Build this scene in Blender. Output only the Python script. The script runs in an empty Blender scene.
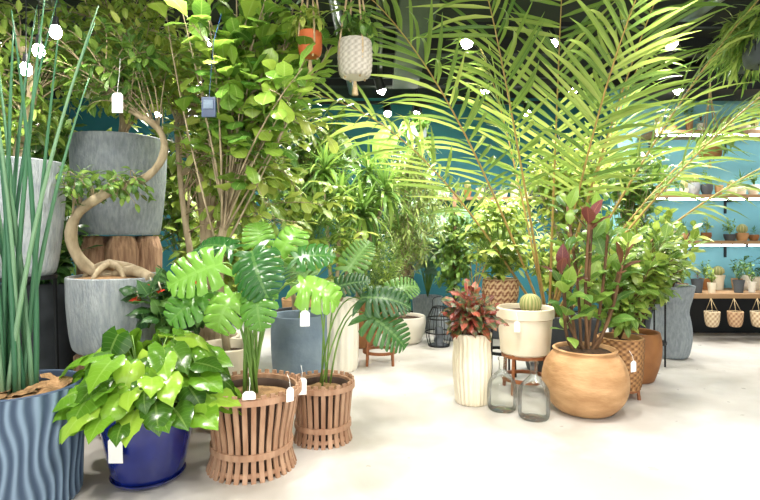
import bpy, math, random
import numpy as np
from mathutils import Vector
R=random.Random(11)
rnd=R.random
def U(a,b): return a+(b-a)*R.random()
def srgb(h):
    h=h.lstrip('#'); o=[]
    for i in (0,2,4):
        c=int(h[i:i+2],16)/255
        o.append(c/12.92 if c<=.04045 else ((c+.055)/1.055)**2.4)
    return (*o,1)
def N(v):
    v=np.asarray(v,float); l=np.linalg.norm(v)
    return v/l if l>1e-9 else np.array([0,0,1.])
def V3(*a): return np.array(a,float)
UP=V3(0,0,1)
COL=bpy.context.scene.collection
# ------------------------------------------------------------ materials
def newmat(name):
    m=bpy.data.materials.new(name); m.use_nodes=True
    nt=m.node_tree; nt.nodes.clear()
    out=nt.nodes.new('ShaderNodeOutputMaterial')
    return m,nt,out
def mixc(nt,fac,a,b):
    n=nt.nodes.new('ShaderNodeMix'); n.data_type='RGBA'
    for s,v in ((n.inputs[0],fac),(n.inputs[6],a),(n.inputs[7],b)):
        if hasattr(v,'is_linked'): nt.links.new(v,s)
        else: s.default_value=v
    return n.outputs[2]
def mth(nt,op,a,b=0.,c=0.):
    n=nt.nodes.new('ShaderNodeMath'); n.operation=op
    for i,v in enumerate((a,b,c)):
        if hasattr(v,'is_linked'): nt.links.new(v,n.inputs[i])
        else: n.inputs[i].default_value=v
    return n.outputs[0]
def pmat(name,c1,c2=None,rough=.5,metal=0,scale=6,stretch=(1,1,1),bump=0,bscale=30,attr=False,coat=0,trans=0,ior=1.45):
    m,nt,out=newmat(name)
    p=nt.nodes.new('ShaderNodeBsdfPrincipled'); nt.links.new(p.outputs[0],out.inputs[0])
    p.inputs['Roughness'].default_value=rough; p.inputs['Metallic'].default_value=metal
    p.inputs['Coat Weight'].default_value=coat; p.inputs['IOR'].default_value=ior
    p.inputs['Transmission Weight'].default_value=trans
    tc=nt.nodes.new('ShaderNodeTexCoord'); mp=nt.nodes.new('ShaderNodeMapping')
    mp.inputs['Scale'].default_value=stretch; nt.links.new(tc.outputs['Object'],mp.inputs[0])
    if c2:
        if attr:
            a=nt.nodes.new('ShaderNodeAttribute'); a.attribute_name='lc'
            s=nt.nodes.new('ShaderNodeSeparateXYZ'); nt.links.new(a.outputs['Vector'],s.inputs[0])
            fac=s.outputs[0]
        else:
            n=nt.nodes.new('ShaderNodeTexNoise'); n.inputs['Scale'].default_value=scale; n.inputs['Detail'].default_value=5
            nt.links.new(mp.outputs[0],n.inputs[0])
            r=nt.nodes.new('ShaderNodeMapRange'); r.inputs[1].default_value=.35; r.inputs[2].default_value=.65
            nt.links.new(n.outputs[0],r.inputs[0]); fac=r.outputs[0]
        nt.links.new(mixc(nt,fac,srgb(c1),srgb(c2)),p.inputs['Base Color'])
    else: p.inputs['Base Color'].default_value=srgb(c1)
    if bump:
        n=nt.nodes.new('ShaderNodeTexNoise'); n.inputs['Scale'].default_value=bscale; n.inputs['Detail'].default_value=4
        nt.links.new(mp.outputs[0],n.inputs[0])
        b=nt.nodes.new('ShaderNodeBump'); b.inputs['Strength'].default_value=bump; b.inputs['Distance'].default_value=.02
        nt.links.new(n.outputs[0],b.inputs['Height']); nt.links.new(b.outputs[0],p.inputs['Normal'])
    return m
def emat(name,c,s):
    m,nt,out=newmat(name); e=nt.nodes.new('ShaderNodeEmission')
    e.inputs[0].default_value=srgb(c); e.inputs[1].default_value=s; nt.links.new(e.outputs[0],out.inputs[0]); return m
def lmat(name,dark,mid,light,vein='#B8CC78',veinf=.4,rough=.38,transl=.32,patch=None):
    m,nt,out=newmat(name)
    a=nt.nodes.new('ShaderNodeAttribute'); a.attribute_name='lc'
    s=nt.nodes.new('ShaderNodeSeparateXYZ'); nt.links.new(a.outputs['Vector'],s.inputs[0])
    cr=nt.nodes.new('ShaderNodeValToRGB'); e=cr.color_ramp.elements
    e[0].position=0; e[0].color=srgb(dark); e[1].position=1; e[1].color=srgb(light)
    k=e.new(.55); k.color=srgb(mid); nt.links.new(s.outputs[2],cr.inputs[0])
    ax=mth(nt,'ABSOLUTE',s.outputs[0])
    mid_m=mth(nt,'LESS_THAN',ax,.07)
    ph=mth(nt,'SUBTRACT',mth(nt,'MULTIPLY',s.outputs[1],9.),mth(nt,'MULTIPLY',ax,1.6))
    fr=mth(nt,'FRACT',ph); sv=mth(nt,'MULTIPLY',mth(nt,'LESS_THAN',fr,.12),.45)
    vm=mth(nt,'MULTIPLY',mth(nt,'MAXIMUM',mid_m,sv),veinf)
    col=cr.outputs[0]
    if patch:
        tc=nt.nodes.new('ShaderNodeTexCoord')
        n=nt.nodes.new('ShaderNodeTexNoise'); n.inputs['Scale'].default_value=16; nt.links.new(tc.outputs['Object'],n.inputs[0])
        r=nt.nodes.new('ShaderNodeMapRange'); r.inputs[1].default_value=.46; r.inputs[2].default_value=.56
        nt.links.new(n.outputs[0],r.inputs[0]); col=mixc(nt,r.outputs[0],col,srgb(patch))
    col=mixc(nt,vm,col,srgb(vein))
    p=nt.nodes.new('ShaderNodeBsdfPrincipled'); p.inputs['Roughness'].default_value=rough
    nt.links.new(col,p.inputs['Base Color'])
    t=nt.nodes.new('ShaderNodeBsdfTranslucent'); nt.links.new(mixc(nt,.25,col,srgb(light)),t.inputs[0])
    mx=nt.nodes.new('ShaderNodeMixShader'); mx.inputs[0].default_value=transl
    nt.links.new(p.outputs[0],mx.inputs[1]); nt.links.new(t.outputs[0],mx.inputs[2]); nt.links.new(mx.outputs[0],out.inputs[0])
    return m
L_lime=lmat('leaf_lime','#5E8430','#92AC44','#C8D468','#DCE49A')
L_mid=lmat('leaf_mid','#3A682C','#668E3A','#98B650','#B8CC80')
L_dark=lmat('leaf_dark','#244A28','#3E6A32','#6A9444','#90B46C')
L_blue=lmat('leaf_bluegreen','#3A7A58','#5C9A74','#86B890','#BEDCB0')
L_rush=lmat('leaf_rush','#386C4E','#5A8E68','#90B48E','#84B480',0)
L_palm=lmat('leaf_palm','#4A7230','#78963E','#AEBE62','#B8C480',.3,transl=.3)
L_olive=lmat('leaf_olive','#5C7A3A','#869E4C','#B2C26E','#D0DC90',.3)
L_fic=lmat('leaf_ficus','#4C722E','#7C9C3E','#B2C65C','#CCDC8C',.45,.32)
L_red=lmat('leaf_croton','#4E1C20','#8A3430','#B8604C','#D89A60',.5,patch='#46603A')
L_burg=lmat('leaf_burgundy','#44242A','#70383A','#8A6048','#B87A64',.5,.3)
L_sil=lmat('leaf_silver','#6E9C80','#98BC9C','#C0D8BC','#5C9A6C',.4)
S_green=pmat('stem_green','#7A9C48','#5E8438',.5,scale=8)
S_bark=pmat('bark_pale','#B8A88A','#8E7E62',rough=.8,scale=18,stretch=(1,1,.4),bump=.4)
S_brown=pmat('bark_brown','#7A5A3C','#4E3826',rough=.85,scale=14,stretch=(1,1,.3),bump=.5)
S_yel=pmat('stem_yellow','#A08A4C','#A88850',rough=.5,scale=8)
M_soil=pmat('soil','#5C4430','#33261C',rough=.95,scale=25,bump=.8,bscale=60)
M_coir=pmat('coir','#A8845C','#7A5E3C',rough=.95,scale=20,bump=1,bscale=50)
M_white=pmat('ceramic_white','#EDE8DC','#E2DCCC',rough=.35,scale=3)
M_cream=pmat('ceramic_cream','#EBE1CC','#E2D6BA',rough=.45,scale=5)
M_blue=pmat('glaze_blue','#1A2A80','#121F64',rough=.08,scale=4,coat=.6)
M_conc=pmat('concrete_grey','#969EA2','#7E878E',rough=.8,scale=16,stretch=(3,3,1),bump=.6,bscale=30)
M_conc2=pmat('concrete_pale','#ACB2B4','#929AA0',rough=.8,scale=14,stretch=(3,3,.8),bump=.6,bscale=30)
M_bg=pmat('pot_bluegrey','#7C8E9C','#66788A',rough=.6,scale=5,bump=.2)
M_wave=pmat('pot_wave','#384A60','#7C92A6',rough=.65,attr=True,bump=.15,bscale=60)
M_dgrey=pmat('pot_darkgrey','#4A5056','#3A4046',rough=.6,scale=6)
M_terra=pmat('terracotta_tan','#C49C70','#A47C52',rough=.7,scale=5,stretch=(1,1,2.5),bump=.3,bscale=18)
M_terra2=pmat('terracotta_brown','#A06C3E','#845630',rough=.65,scale=5,bump=.2)
M_orange=pmat('terracotta_orange','#D0703C','#B85C2E',rough=.6,scale=5)
M_knit=pmat('knit_grey','#C8C2B4','#8C887C',rough=.9,attr=True)
M_slat=pmat('wood_slat','#B89478','#9C7458',rough=.6,scale=6,stretch=(4,4,.8),bump=.1)
M_slatdk=pmat('basket_liner','#4A3A30','#38291F',rough=.9,scale=10)
M_wood=pmat('wood_brown','#9A6038','#7C4A2A',rough=.5,scale=6,stretch=(1,6,6))
M_log=pmat('log_wood','#A8886A','#785A44',rough=.85,scale=9,stretch=(4,4,.5),bump=.7,bscale=20)
M_wick=pmat('wicker','#B88C5C','#6A4628',rough=.7,attr=True)
M_wickw=pmat('wicker_pale','#E0CFAE','#8C6848',rough=.7,attr=True)
M_black=pmat('black_metal','#1C1E20',rough=.45,metal=.3)
M_beam=pmat('beam_black','#26292C','#1C1E20',rough=.7,scale=2)
M_black2=pmat('ceiling_black','#1A1C1F','#121416',rough=.8,scale=2)
M_pipe=pmat('pipe_metal','#8A8E92','#6E7276',rough=.35,metal=.8)
M_rope=pmat('rope','#C8B28C','#A08A64',rough=.9,scale=40)
M_tag=pmat('tag_paper','#F6F6F2',rough=.6)
M_cact=pmat('cactus_skin','#7E8A4E','#B8AC78',rough=.7,attr=True)
M_teal=pmat('wall_teal','#246672','#1E5C68',rough=.7,scale=1.5)
M_tealb=pmat('wall_teal_light','#86BEC6','#76B0BA',rough=.7,scale=1.5)
M_shelf=pmat('shelf_wood','#A0805C','#8A6A48',rough=.6,scale=5,stretch=(.5,4,4))
M_strip=emat('led_strip','#EAF6FF',11)
M_bulb=emat('lamp_face','#FFF8EA',50)
M_rust=pmat('pot_zigzag','#D2B48C','#7C4A34',rough=.7,attr=True)
M_lamp=pmat('blue_plastic','#1E3A5C',rough=.3)
def glassmat():
    m,nt,out=newmat('bottle_glass')
    t=nt.nodes.new('ShaderNodeBsdfTransparent'); t.inputs[0].default_value=(.93,.95,.93,1)
    g=nt.nodes.new('ShaderNodeBsdfGlossy'); g.inputs['Roughness'].default_value=.03
    lw=nt.nodes.new('ShaderNodeLayerWeight'); lw.inputs[0].default_value=.25
    f=mth(nt,'MULTIPLY_ADD',lw.outputs['Fresnel'],.8,.03)
    mx=nt.nodes.new('ShaderNodeMixShader'); nt.links.new(f,mx.inputs[0]); nt.links.new(t.outputs[0],mx.inputs[1]); nt.links.new(g.outputs[0],mx.inputs[2]); nt.links.new(mx.outputs[0],out.inputs[0]); return m
M_glass=glassmat()
def floormat():
    m,nt,out=newmat('polished_floor')
    p=nt.nodes.new('ShaderNodeBsdfPrincipled'); nt.links.new(p.outputs[0],out.inputs[0])
    tc=nt.nodes.new('ShaderNodeTexCoord')
    n=nt.nodes.new('ShaderNodeTexNoise'); n.inputs['Scale'].default_value=1.3; n.inputs['Detail'].default_value=7; n.inputs['Distortion'].default_value=.6; nt.links.new(tc.outputs['Object'],n.inputs[0])
    r=nt.nodes.new('ShaderNodeMapRange'); r.inputs[1].default_value=.42; r.inputs[2].default_value=.6; nt.links.new(n.outputs[0],r.inputs[0])
    n2=nt.nodes.new('ShaderNodeTexNoise'); n2.inputs['Scale'].default_value=9; n2.inputs['Detail'].default_value=8; nt.links.new(tc.outputs['Object'],n2.inputs[0])
    c=mixc(nt,r.outputs[0],srgb('#D0CDC8'),srgb('#B8B3AB'))
    c=mixc(nt,mth(nt,'MULTIPLY',n2.outputs[0],.3),c,srgb('#ACA69C'))
    nt.links.new(c,p.inputs['Base Color'])
    nt.links.new(mth(nt,'MULTIPLY_ADD',n2.outputs[0],.25,.2),p.inputs['Roughness'])
    return m
M_floor=floormat()
# ------------------------------------------------------------ mesh builder
class MB:
    def __init__(s): s.v=[];s.f=[];s.m=[];s.a=[];s.n=0
    def add(s,V,F,mat,A=None):
        V=np.asarray(V,float)
        if A is None: A=np.zeros((len(V),3))
        s.v.append(V); s.a.append(A); n=s.n
        s.f.extend([tuple([i+n for i in f]) for f in F]); s.m.extend([mat]*len(F)); s.n+=len(V)
    def finish(s,name,mats,parent=None,smooth=True,sharp=None):
        V=np.concatenate(s.v); A=np.concatenate(s.a)
        me=bpy.data.meshes.new(name)
        off=np.array(parent.location) if parent else np.zeros(3)
        me.from_pydata((V-off).tolist(),[],s.f)
        for m in mats: me.materials.append(m)
        me.polygons.foreach_set('material_index',s.m)
        me.polygons.foreach_set('use_smooth',[smooth]*len(s.f))
        at=me.attributes.new('lc','FLOAT_VECTOR','POINT'); at.data.foreach_set('vector',A.ravel())
        if sharp: me.set_sharp_from_angle(angle=math.radians(sharp))
        me.update()
        o=bpy.data.objects.new(name,me); COL.objects.link(o)
        if parent: o.parent=parent
        return o
def empty(name,x,y,z=0):
    e=bpy.data.objects.new(name,None); e.location=(x,y,z); e.empty_display_size=.1; COL.objects.link(e); return e
def leaf_t(tab,n=7,fold=.2,droop=.6,back=0,fwd=0,wave=0,rows=None):
    ts=rows if rows else [i/n for i in range(n+1)]
    tx=[a for a,b in tab]; ty=[b for a,b in tab]
    V=[];A=[];F=[];y=z=0;pt=0
    for i,t in enumerate(ts):
        dt=t-pt; a=.15-droop*(t+pt)/2; y+=math.cos(a)*dt; z+=math.sin(a)*dt; pt=t
        w=max(float(np.interp(t,tx,ty)),.004)
        ye=y-back*(1-t)**4*w*2+fwd*w; zz=z+fold*w
        wv=wave*w*math.sin(i*2.2)
        V+=[(-w,ye,zz+wv-droop*.25*w*w*4),(-w*.5,(ye+y)/2,z+fold*w*.7),(0,y,z),(w*.5,(ye+y)/2,z+fold*w*.7),(w,ye,zz-wv-droop*.25*w*w*4)]
        A+=[(-1,t),(-.5,t),(0,t),(.5,t),(1,t)]
        if i:
            b=5*(i-1)
            for k in range(4): F.append((b+k,b+k+1,b+k+6,b+k+5))
    return np.array(V),F,np.array(A)
def slim_t(tab,n=4,fold=.3,droop=.4):
    tx=[a for a,b in tab]; ty=[b for a,b in tab]
    V=[];A=[];F=[];y=z=0;pt=0
    for i in range(n+1):
        t=i/n; dt=t-pt; a=-droop*(t+pt)/2; y+=math.cos(a)*dt; z+=math.sin(a)*dt; pt=t
        w=max(float(np.interp(t,tx,ty)),.001)
        V+=[(-w,y,z+fold*w),(0,y,z),(w,y,z+fold*w)]; A+=[(-1,t),(0,t),(1,t)]
        if i:
            b=3*(i-1); F+=[(b,b+1,b+4,b+3),(b+1,b+2,b+5,b+4)]
    return np.array(V),F,np.array(A)
ELL=[(0,.01),(.1,.1),(.25,.19),(.45,.24),(.65,.21),(.85,.11),(1,0)]
OBO=[(0,.02),(.15,.1),(.35,.2),(.6,.3),(.8,.28),(.93,.16),(1,.0)]
HRT=[(0,.2),(.08,.33),(.22,.42),(.4,.4),(.6,.29),(.8,.14),(1,0)]
STR=[(0,.018),(.2,.035),(.6,.032),(1,0)]
LFT=[(0,.008),(.15,.021),(.6,.019),(1,0)]
SML=[(0,.02),(.3,.22),(.6,.24),(1,0)]
T_ell=[leaf_t(ELL,7,.25,d,wave=.08) for d in (.2,.7,1.2)]
T_obo=[leaf_t(OBO,7,.2,d,wave=.12) for d in (.2,.6,1.)]
T_hrt=[leaf_t(HRT,8,.18,d,back=.45,wave=.15) for d in (.4,.8,1.3)]
T_str=[slim_t(STR,6,.4,d) for d in (.3,1.1,1.9)]
T_lft=[slim_t(LFT,5,.5,d) for d in (.3,.8,1.3)]
T_sml=[slim_t(SML,3,.3,d) for d in (.1,.5)]
T_nar=[slim_t([(0,.01),(.3,.09),(.6,.08),(1,0)],4,.3,d) for d in (.2,.8)]
T_crt=[leaf_t([(0,.01),(.2,.1),(.5,.17),(.75,.14),(1,0)],7,.3,d,wave=.3) for d in (.4,1.)]
def monst(droop,nl=5,inner=.42,wid=1.,fwd=.3):
    rows=[0,.03];tab=[(0,.24),(.03,.38)]
    env=lambda t: wid*float(np.interp(t,[0,.15,.35,.6,.85,1],[.36,.49,.5,.42,.25,.03]))
    for k in range(nl):
        a=.12+k*.80/nl; b=a+.80/nl
        for t,w in ((a,env(a)*inner),(a+.008,env(a)*.94),((a+b)/2,env((a+b)/2)),(b-.026,env(b)*.98),(b-.014,env(b)*inner)):
            rows.append(t); tab.append((t,w))
    rows+=[.93,1]; tab+=[(.93,.12),(1,0.)]
    return leaf_t(tab,0,.15,droop,back=.5,fwd=fwd,rows=rows)
T_mon=[monst(.5,5,.36,.95,.4),monst(.9,6,.34,.95,.4),monst(1.3,4,.4,1,.4),monst(1.0,5,.36,.9,.4)]
T_phi=[monst(.6,8,.25,.8,.45),monst(1.0,8,.25,.8,.45)]
def place(mb,T,pos,d,up,s,ws=1,mat=0,r=None):
    d=N(d); x=np.cross(d,up)
    if np.linalg.norm(x)<.05: x=np.cross(d,V3(0,-1,.1))
    x=N(x); z=np.cross(x,d)
    M=np.stack([x*s*ws,d*s,z*s])
    A=np.empty((len(T[0]),3)); A[:,:2]=T[2]; A[:,2]=rnd() if r is None else r
    mb.add(T[0]@M+pos,T[1],mat,A)
def tube(mb,P,rad,sides=6,mat=1):
    P=np.asarray(P,float); n=len(P)
    if not hasattr(rad,'__len__'): rad=[rad]*n
    if len(rad)!=n: rad=np.interp(np.linspace(0,1,n),np.linspace(0,1,len(rad)),rad)
    t=N(P[1]-P[0]); u=np.cross(t,UP)
    u=N(u) if np.linalg.norm(u)>.05 else V3(1,0,0)
    V=[];F=[]
    for i in range(n):
        t=N(P[min(i+1,n-1)]-P[max(i-1,0)]); u=N(u-t*np.dot(u,t)); w=np.cross(t,u)
        for k in range(sides):
            a=2*math.pi*k/sides; V.append(P[i]+(u*math.cos(a)+w*math.sin(a))*rad[i])
        if i:
            b=(i-1)*sides
            for k in range(sides): F.append((b+k,b+(k+1)%sides,b+sides+(k+1)%sides,b+sides+k))
    F.append(tuple(range(sides))[::-1]); F.append(tuple(range((n-1)*sides,n*sides)))
    A=np.full((len(V),3),.5); A[:,2]=rnd(); mb.add(V,F,mat,A)
def bez(a,b,c,n=7):
    a,b,c=map(np.asarray,(a,b,c)); return [a*(1-t)**2+2*b*t*(1-t)+c*t*t for t in np.linspace(0,1,n)]
def smooth(P,it=2):
    P=[np.asarray(p,float) for p in P]
    for _ in range(it):
        Q=[P[0]]
        for a,b in zip(P[:-1],P[1:]): Q+=[a*.75+b*.25,a*.25+b*.75]
        Q.append(P[-1]); P=Q
    return P
def leafy(mb,P,T,size,n,t0=.4,elev=.5,pet=.03,mat=0,up=None,ws=1,sag=0,smat=1):
    P=np.asarray(P); m=len(P)-1; ph=rnd()*6
    for i in range(n):
        t=(t0+(1-t0)*(i+.5)/n)*m; k=min(int(t),m-1); f=t-k; pos=P[k]*(1-f)+P[k+1]*f
        tg=N(P[k+1]-P[k]); u=np.cross(tg,V3(.3,.2,1)); u=N(u); w=np.cross(tg,u)
        a=ph+i*2.4; rad=u*math.cos(a)+w*math.sin(a)
        e=elev+U(-.25,.25)+.5*(i/n)
        d=N(rad*math.cos(e)+tg*math.sin(e)-UP*sag)
        s=size*U(.75,1.15)
        if pos[2]+s*.9>3.12: continue
        if pet>.02: tube(mb,[pos,pos+d*pet],.0025,3,smat)
        u2=UP+V3(U(-.4,.4),U(-.7,.1),0) if up is None else up
        place(mb,R.choice(T),pos+d*pet,d-UP*U(0,.3),u2,s,ws,mat)
def crown(mb,starts,c,rad,nb,nl,T,size,t0=.35,elev=.4,pet=.02,br=.006,mat=0,ws=1,sag=0,smat=1,lift=.12):
    c=np.asarray(c,float); rad=np.asarray(rad,float)
    for b in range(nb):
        d=N([R.gauss(0,1),R.gauss(0,1),R.gauss(.15,1)]); tgt=c+rad*d*U(.5,1)
        tgt[2]=min(tgt[2],3.0)
        st=np.asarray(R.choice(starts),float)
        mid=(st+tgt)/2+V3(U(-.08,.08),U(-.08,.08),lift+U(0,.08))
        P=bez(st,mid,tgt,7); tube(mb,P,[br*(1-.12*i) for i in range(7)],4,smat)
        leafy(mb,P,T,size,nl,t0,elev,pet,mat,None,ws,sag,smat)
def rosette(mb,c,n,size,T=T_str,emin=-.5,emax=1.4,ws=1.,mat=0):
    for i in range(n):
        a=i*2.4+U(-.2,.2); f=(i+.5)/n; e=emin+(emax-emin)*f
        d=V3(math.cos(a)*math.cos(e),math.sin(a)*math.cos(e),math.sin(e))
        place(mb,R.choice(T),np.asarray(c)+V3(0,0,.06*f),d,UP,size*U(.8,1.1)*(1-.25*f),ws,mat)
def frond(mb,base,d,L,droop,n=34,ll=.42,start=.28,width=1.,mat=0,smat=1,roll=0,rr=.013,bend=0):
    P=[np.asarray(base,float)]; d=N(d); ds=L/n; D=[d]
    for i in range(n):
        t=i/n; d=N(d+V3(bend*ds,0,-droop*ds*(.1+1.6*t*t)-max(0,P[-1][2]-2.5)*.3)); P.append(P[-1]+d*ds); D.append(d)
    tube(mb,P,[rr*(1-.8*i/n) for i in range(n+1)],5,smat)
    for i in range(int(n*start),n+1):
        t=(i/n-start)/(1-start); d=D[i]
        s=np.cross(d,UP); s=N(s) if np.linalg.norm(s)>.12 else V3(1,0,0)
        u=np.cross(s,d); cr,sr=math.cos(roll),math.sin(roll); s,u=s*cr+u*sr,u*cr-s*sr
        ln=ll*(.55+.45*math.sin(math.pi*min(1,t*.8+.15)))*(1 if t<.93 else .7)
        fw=.65+1.0*t
        for sg in (-1,1):
            ld=N(s*sg+d*fw+u*U(.05,.2)+V3(0,0,-.16))
            q=P[i]+d*U(-.5,.5)*ds
            if q[2]+ld[2]*ln>2.95: ld=N(ld*V3(1,1,.1))
            place(mb,R.choice(T_lft),q,ld,u,ln*U(.85,1.08),width,mat)
def lathe(mb,prof,c=(0,0,0),seg=48,mod=None,mat=0,cap=False,am=None):
    V=[];F=[];A=[]
    for j,(r,z) in enumerate(prof):
        for k in range(seg):
            a=2*math.pi*k/seg; rr=r; av=0
            if mod: dr,av=mod(a,z,r); rr=r+dr
            V.append((c[0]+rr*math.cos(a),c[1]+rr*math.sin(a),c[2]+z)); A.append((av,z,.5))
        if j:
            b=(j-1)*seg
            for k in range(seg): F.append((b+k,b+(k+1)%seg,b+seg+(k+1)%seg,b+seg+k))
    mb.add(V,F,mat,np.array(A))
def dens(prof,n):
    P=np.array(prof); L=np.r_[0,np.cumsum(np.linalg.norm(np.diff(P,axis=0),axis=1))]
    s=np.linspace(0,L[-1],n); return list(zip(np.interp(s,L,P[:,0]),np.interp(s,L,P[:,1])))
def chk(prof,it=2):
    return [tuple(p) for p in smooth([np.array(p) for p in prof],it)]
def pot(parent,prof,mat,z0=0,th=.02,soil=.88,seg=48,mod=None,n=0,soilmat=None,name='pot',sm=True):
    mb=MB(); x,y=parent.location[0],parent.location[1]
    o=chk(prof) if sm else prof
    if n: o=dens(o,n)
    H=o[-1][1]; rt=o[-1][0]
    lathe(mb,[(.001,0.0),(o[0][0],0)],(x,y,z0),seg,None,0)
    lathe(mb,o,(x,y,z0),seg,mod,0)
    zs=H*soil; rs=float(np.interp(zs,[p[1] for p in o],[p[0] for p in o]))-th
    lathe(mb,[(rt,H),(rt-th*.3,H+.006),(rt-th*.8,H+.004),(rt-th,H-.006),(rs,zs-.01)],(x,y,z0),seg,None,0)
    so=[(rs+.004,zs),(rs*.8,zs+.012),(rs*.5,zs+.02),(.001,zs+.026)]
    lathe(mb,so,(x,y,z0),24,lambda a,z,r:(.008*math.sin(a*7+r*60),.5),1)
    return mb.finish(name,[mat,soilmat or M_soil],parent,True,40)
def bx(mb,c,s,mat=0,rz=0,tilt=None):
    sx,sy,sz=[k/2 for k in s]; cr,sr=math.cos(rz),math.sin(rz); V=[]
    for dz in (-sz,sz):
        for dx,dy in ((-sx,-sy),(sx,-sy),(sx,sy),(-sx,sy)):
            V.append((c[0]+dx*cr-dy*sr,c[1]+dx*sr+dy*cr,c[2]+dz))
    mb.add(V,[(3,2,1,0),(4,5,6,7),(0,1,5,4),(1,2,6,5),(2,3,7,6),(3,0,4,7)],mat)
def tag(parent,x,y,z,w=.05,h=.08,rz=0.,lean=.0,string=.06):
    mb=MB(); cr,sr=math.cos(rz),math.sin(rz)
    def q(dx,dz,dy): return (x+dx*cr-dy*sr,y+dx*sr+dy*cr+lean*dz,z+dz)
    o=[(-w/2,-h/2),(w/2,-h/2),(w/2,h/2-.012),(w/2-.012,h/2),(-w/2+.012,h/2),(-w/2,h/2-.012)]
    V=[q(a,b,-.0012) for a,b in o]+[q(a,b,.0012) for a,b in o]
    F=[tuple(range(6)),tuple(range(11,5,-1))]+[(i,(i+1)%6,6+(i+1)%6,6+i) for i in range(6)]
    mb.add(V,F,0)
    tube(mb,[q(0,h/2-.01,-.003),q(.004,h/2+string*.5,.01),q(0,h/2+string,.03)],.0012,4,0)
    mb.finish('price_tag',[M_tag],parent,False)
def legs(parent,r,z1,mat,n=4,ring=True,t=.014,splay=1.12,z0=0,name='stand'):
    mb=MB(); x,y=parent.location[0],parent.location[1]
    for k in range(n):
        a=2*math.pi*(k+.5)/n; c,s=math.cos(a),math.sin(a)
        tube(mb,[(x+c*r*splay,y+s*r*splay,z0),(x+c*r,y+s*r,z1+.03)],t,6,0)
    for zz in ((z1-.012),) + ((z0+(z1-z0)*.35,) if ring else ()):
        lathe(mb,[(r-.012,zz-.012),(r+.012,zz-.012),(r+.012,zz+.012),(r-.012,zz+.012),(r-.012,zz-.012)],(x,y,0),24)
    bx(mb,(x,y,z1-.012),(2*r,.03,.022)); bx(mb,(x,y,z1-.012),(.03,2*r,.022))
    return mb.finish(name,[mat],parent,False)
def slat_basket(parent,H,rt,rw,rb,nsl=30):
    x,y=parent.location[0],parent.location[1]; mb=MB()
    prof=chk([(rb,0),(rb*.93,H*.1),(rw,H*.26),(rw*1.04,H*.45),(rt*.93,H*.75),(rt,H)],2)
    wd=2*math.pi*rw/nsl*.66
    for k in range(nsl):
        a=2*math.pi*k/nsl; c,s=math.cos(a),math.sin(a); V=[];F=[]
        for r,z in prof:
            for dr,dt in ((-.006,-wd/2),(.006,-wd/2),(.006,wd/2),(-.006,wd/2)):
                V.append((x+(r+dr)*c-dt*s,y+(r+dr)*s+dt*c,z))
        m=len(prof)
        for j in range(m-1):
            b=4*j
            for q in range(4): F.append((b+q,b+(q+1)%4,b+4+(q+1)%4,b+4+q))
        F+=[(3,2,1,0),(4*m-4,4*m-3,4*m-2,4*m-1)]
        mb.add(V,F,0)
    for (r,z,h) in ((rt+.004,H-.035,.03),(rt-.016,H-.035,.03),(rw+.012,H*.27,.03),(rb-.016,.03,.02)):
        lathe(mb,[(r-.006,z-h/2),(r+.006,z-h/2),(r+.006,z+h/2),(r-.006,z+h/2),(r-.006,z-h/2)],(x,y,0),48,None,0)
    o=mb.finish('slats',[M_slat],parent,False)
    mb=MB(); pr=[(r-.022,z) for r,z in prof if z<H*.93]
    lathe(mb,[(.001,.015)]+pr,(x,y,.0),40); r,z=pr[-1]
    lathe(mb,[(r,z),(r-.015,z),(r-.015,z-.04)],(x,y,0),40)
    lathe(mb,[(r-.012,z-.04),(r*.6,z-.02),(.001,z-.015)],(x,y,0),30,lambda a,z,r:(.01*math.sin(a*5+r*50),.5),1)
    mb.finish('liner',[M_slatdk,M_coir],parent)

# ============================================================ ROOM
def slab(name,c,s,m):
    mb=MB(); bx(mb,c,s); return mb.finish(name,[m],None,False)
slab('floor',(1,3,-.05),(12.4,12,.1),M_floor)
slab('wall_back',(-1.05,7.5,1.6),(8.1,.2,3.2),M_teal)
slab('wall_shelf_side',(3.1,7.0,1.6),(.2,.8,3.2),M_teal)
slab('wall_shelf',(5.1,6.5,1.6),(4.2,.2,3.2),M_tealb)
slab('wall_left',(-5.1,2.2,1.6),(.2,10.4,3.2),M_teal)
slab('wall_right',(7.1,2.0,1.6),(.2,8.8,3.2),M_teal)
slab('ceiling',(1,2.5,3.25),(12.4,10.6,.1),M_black2)
for yy in (1.9,3.5,5.2,6.3):
    slab('ceiling_beam',(1,yy,3.12),(12,.12,.16),M_beam)
slab('ceiling_soffit',(5.05,5.95,2.97),(4.0,.5,.26),M_beam)
for xx,r,z in ((-2.6,.06,3.05),(-.35,.045,3.0),(.0,.03,3.03),(2.7,.05,3.1)):
    mb=MB(); tube(mb,[(xx,-1,z),(xx,6.38,z)],r,14,0)
    for yy in (1.9,3.5,5.2): bx(mb,(xx,yy,z+.03),(r*2.4,.04,.12))
    mb.finish('ceiling_pipe',[M_pipe if r>.04 else M_black],None,True,40)
mb=MB(); bx(mb,(.3,4.6,3.06),(.3,3.0,.2)); mb.finish('ceiling_duct',[pmat('duct','#3A3E42','#2C3034',rough=.5,metal=.4)],None,False)
slab('baseboard_back',(-1.05,7.38,.05),(8.0,.03,.1),M_black)
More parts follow.
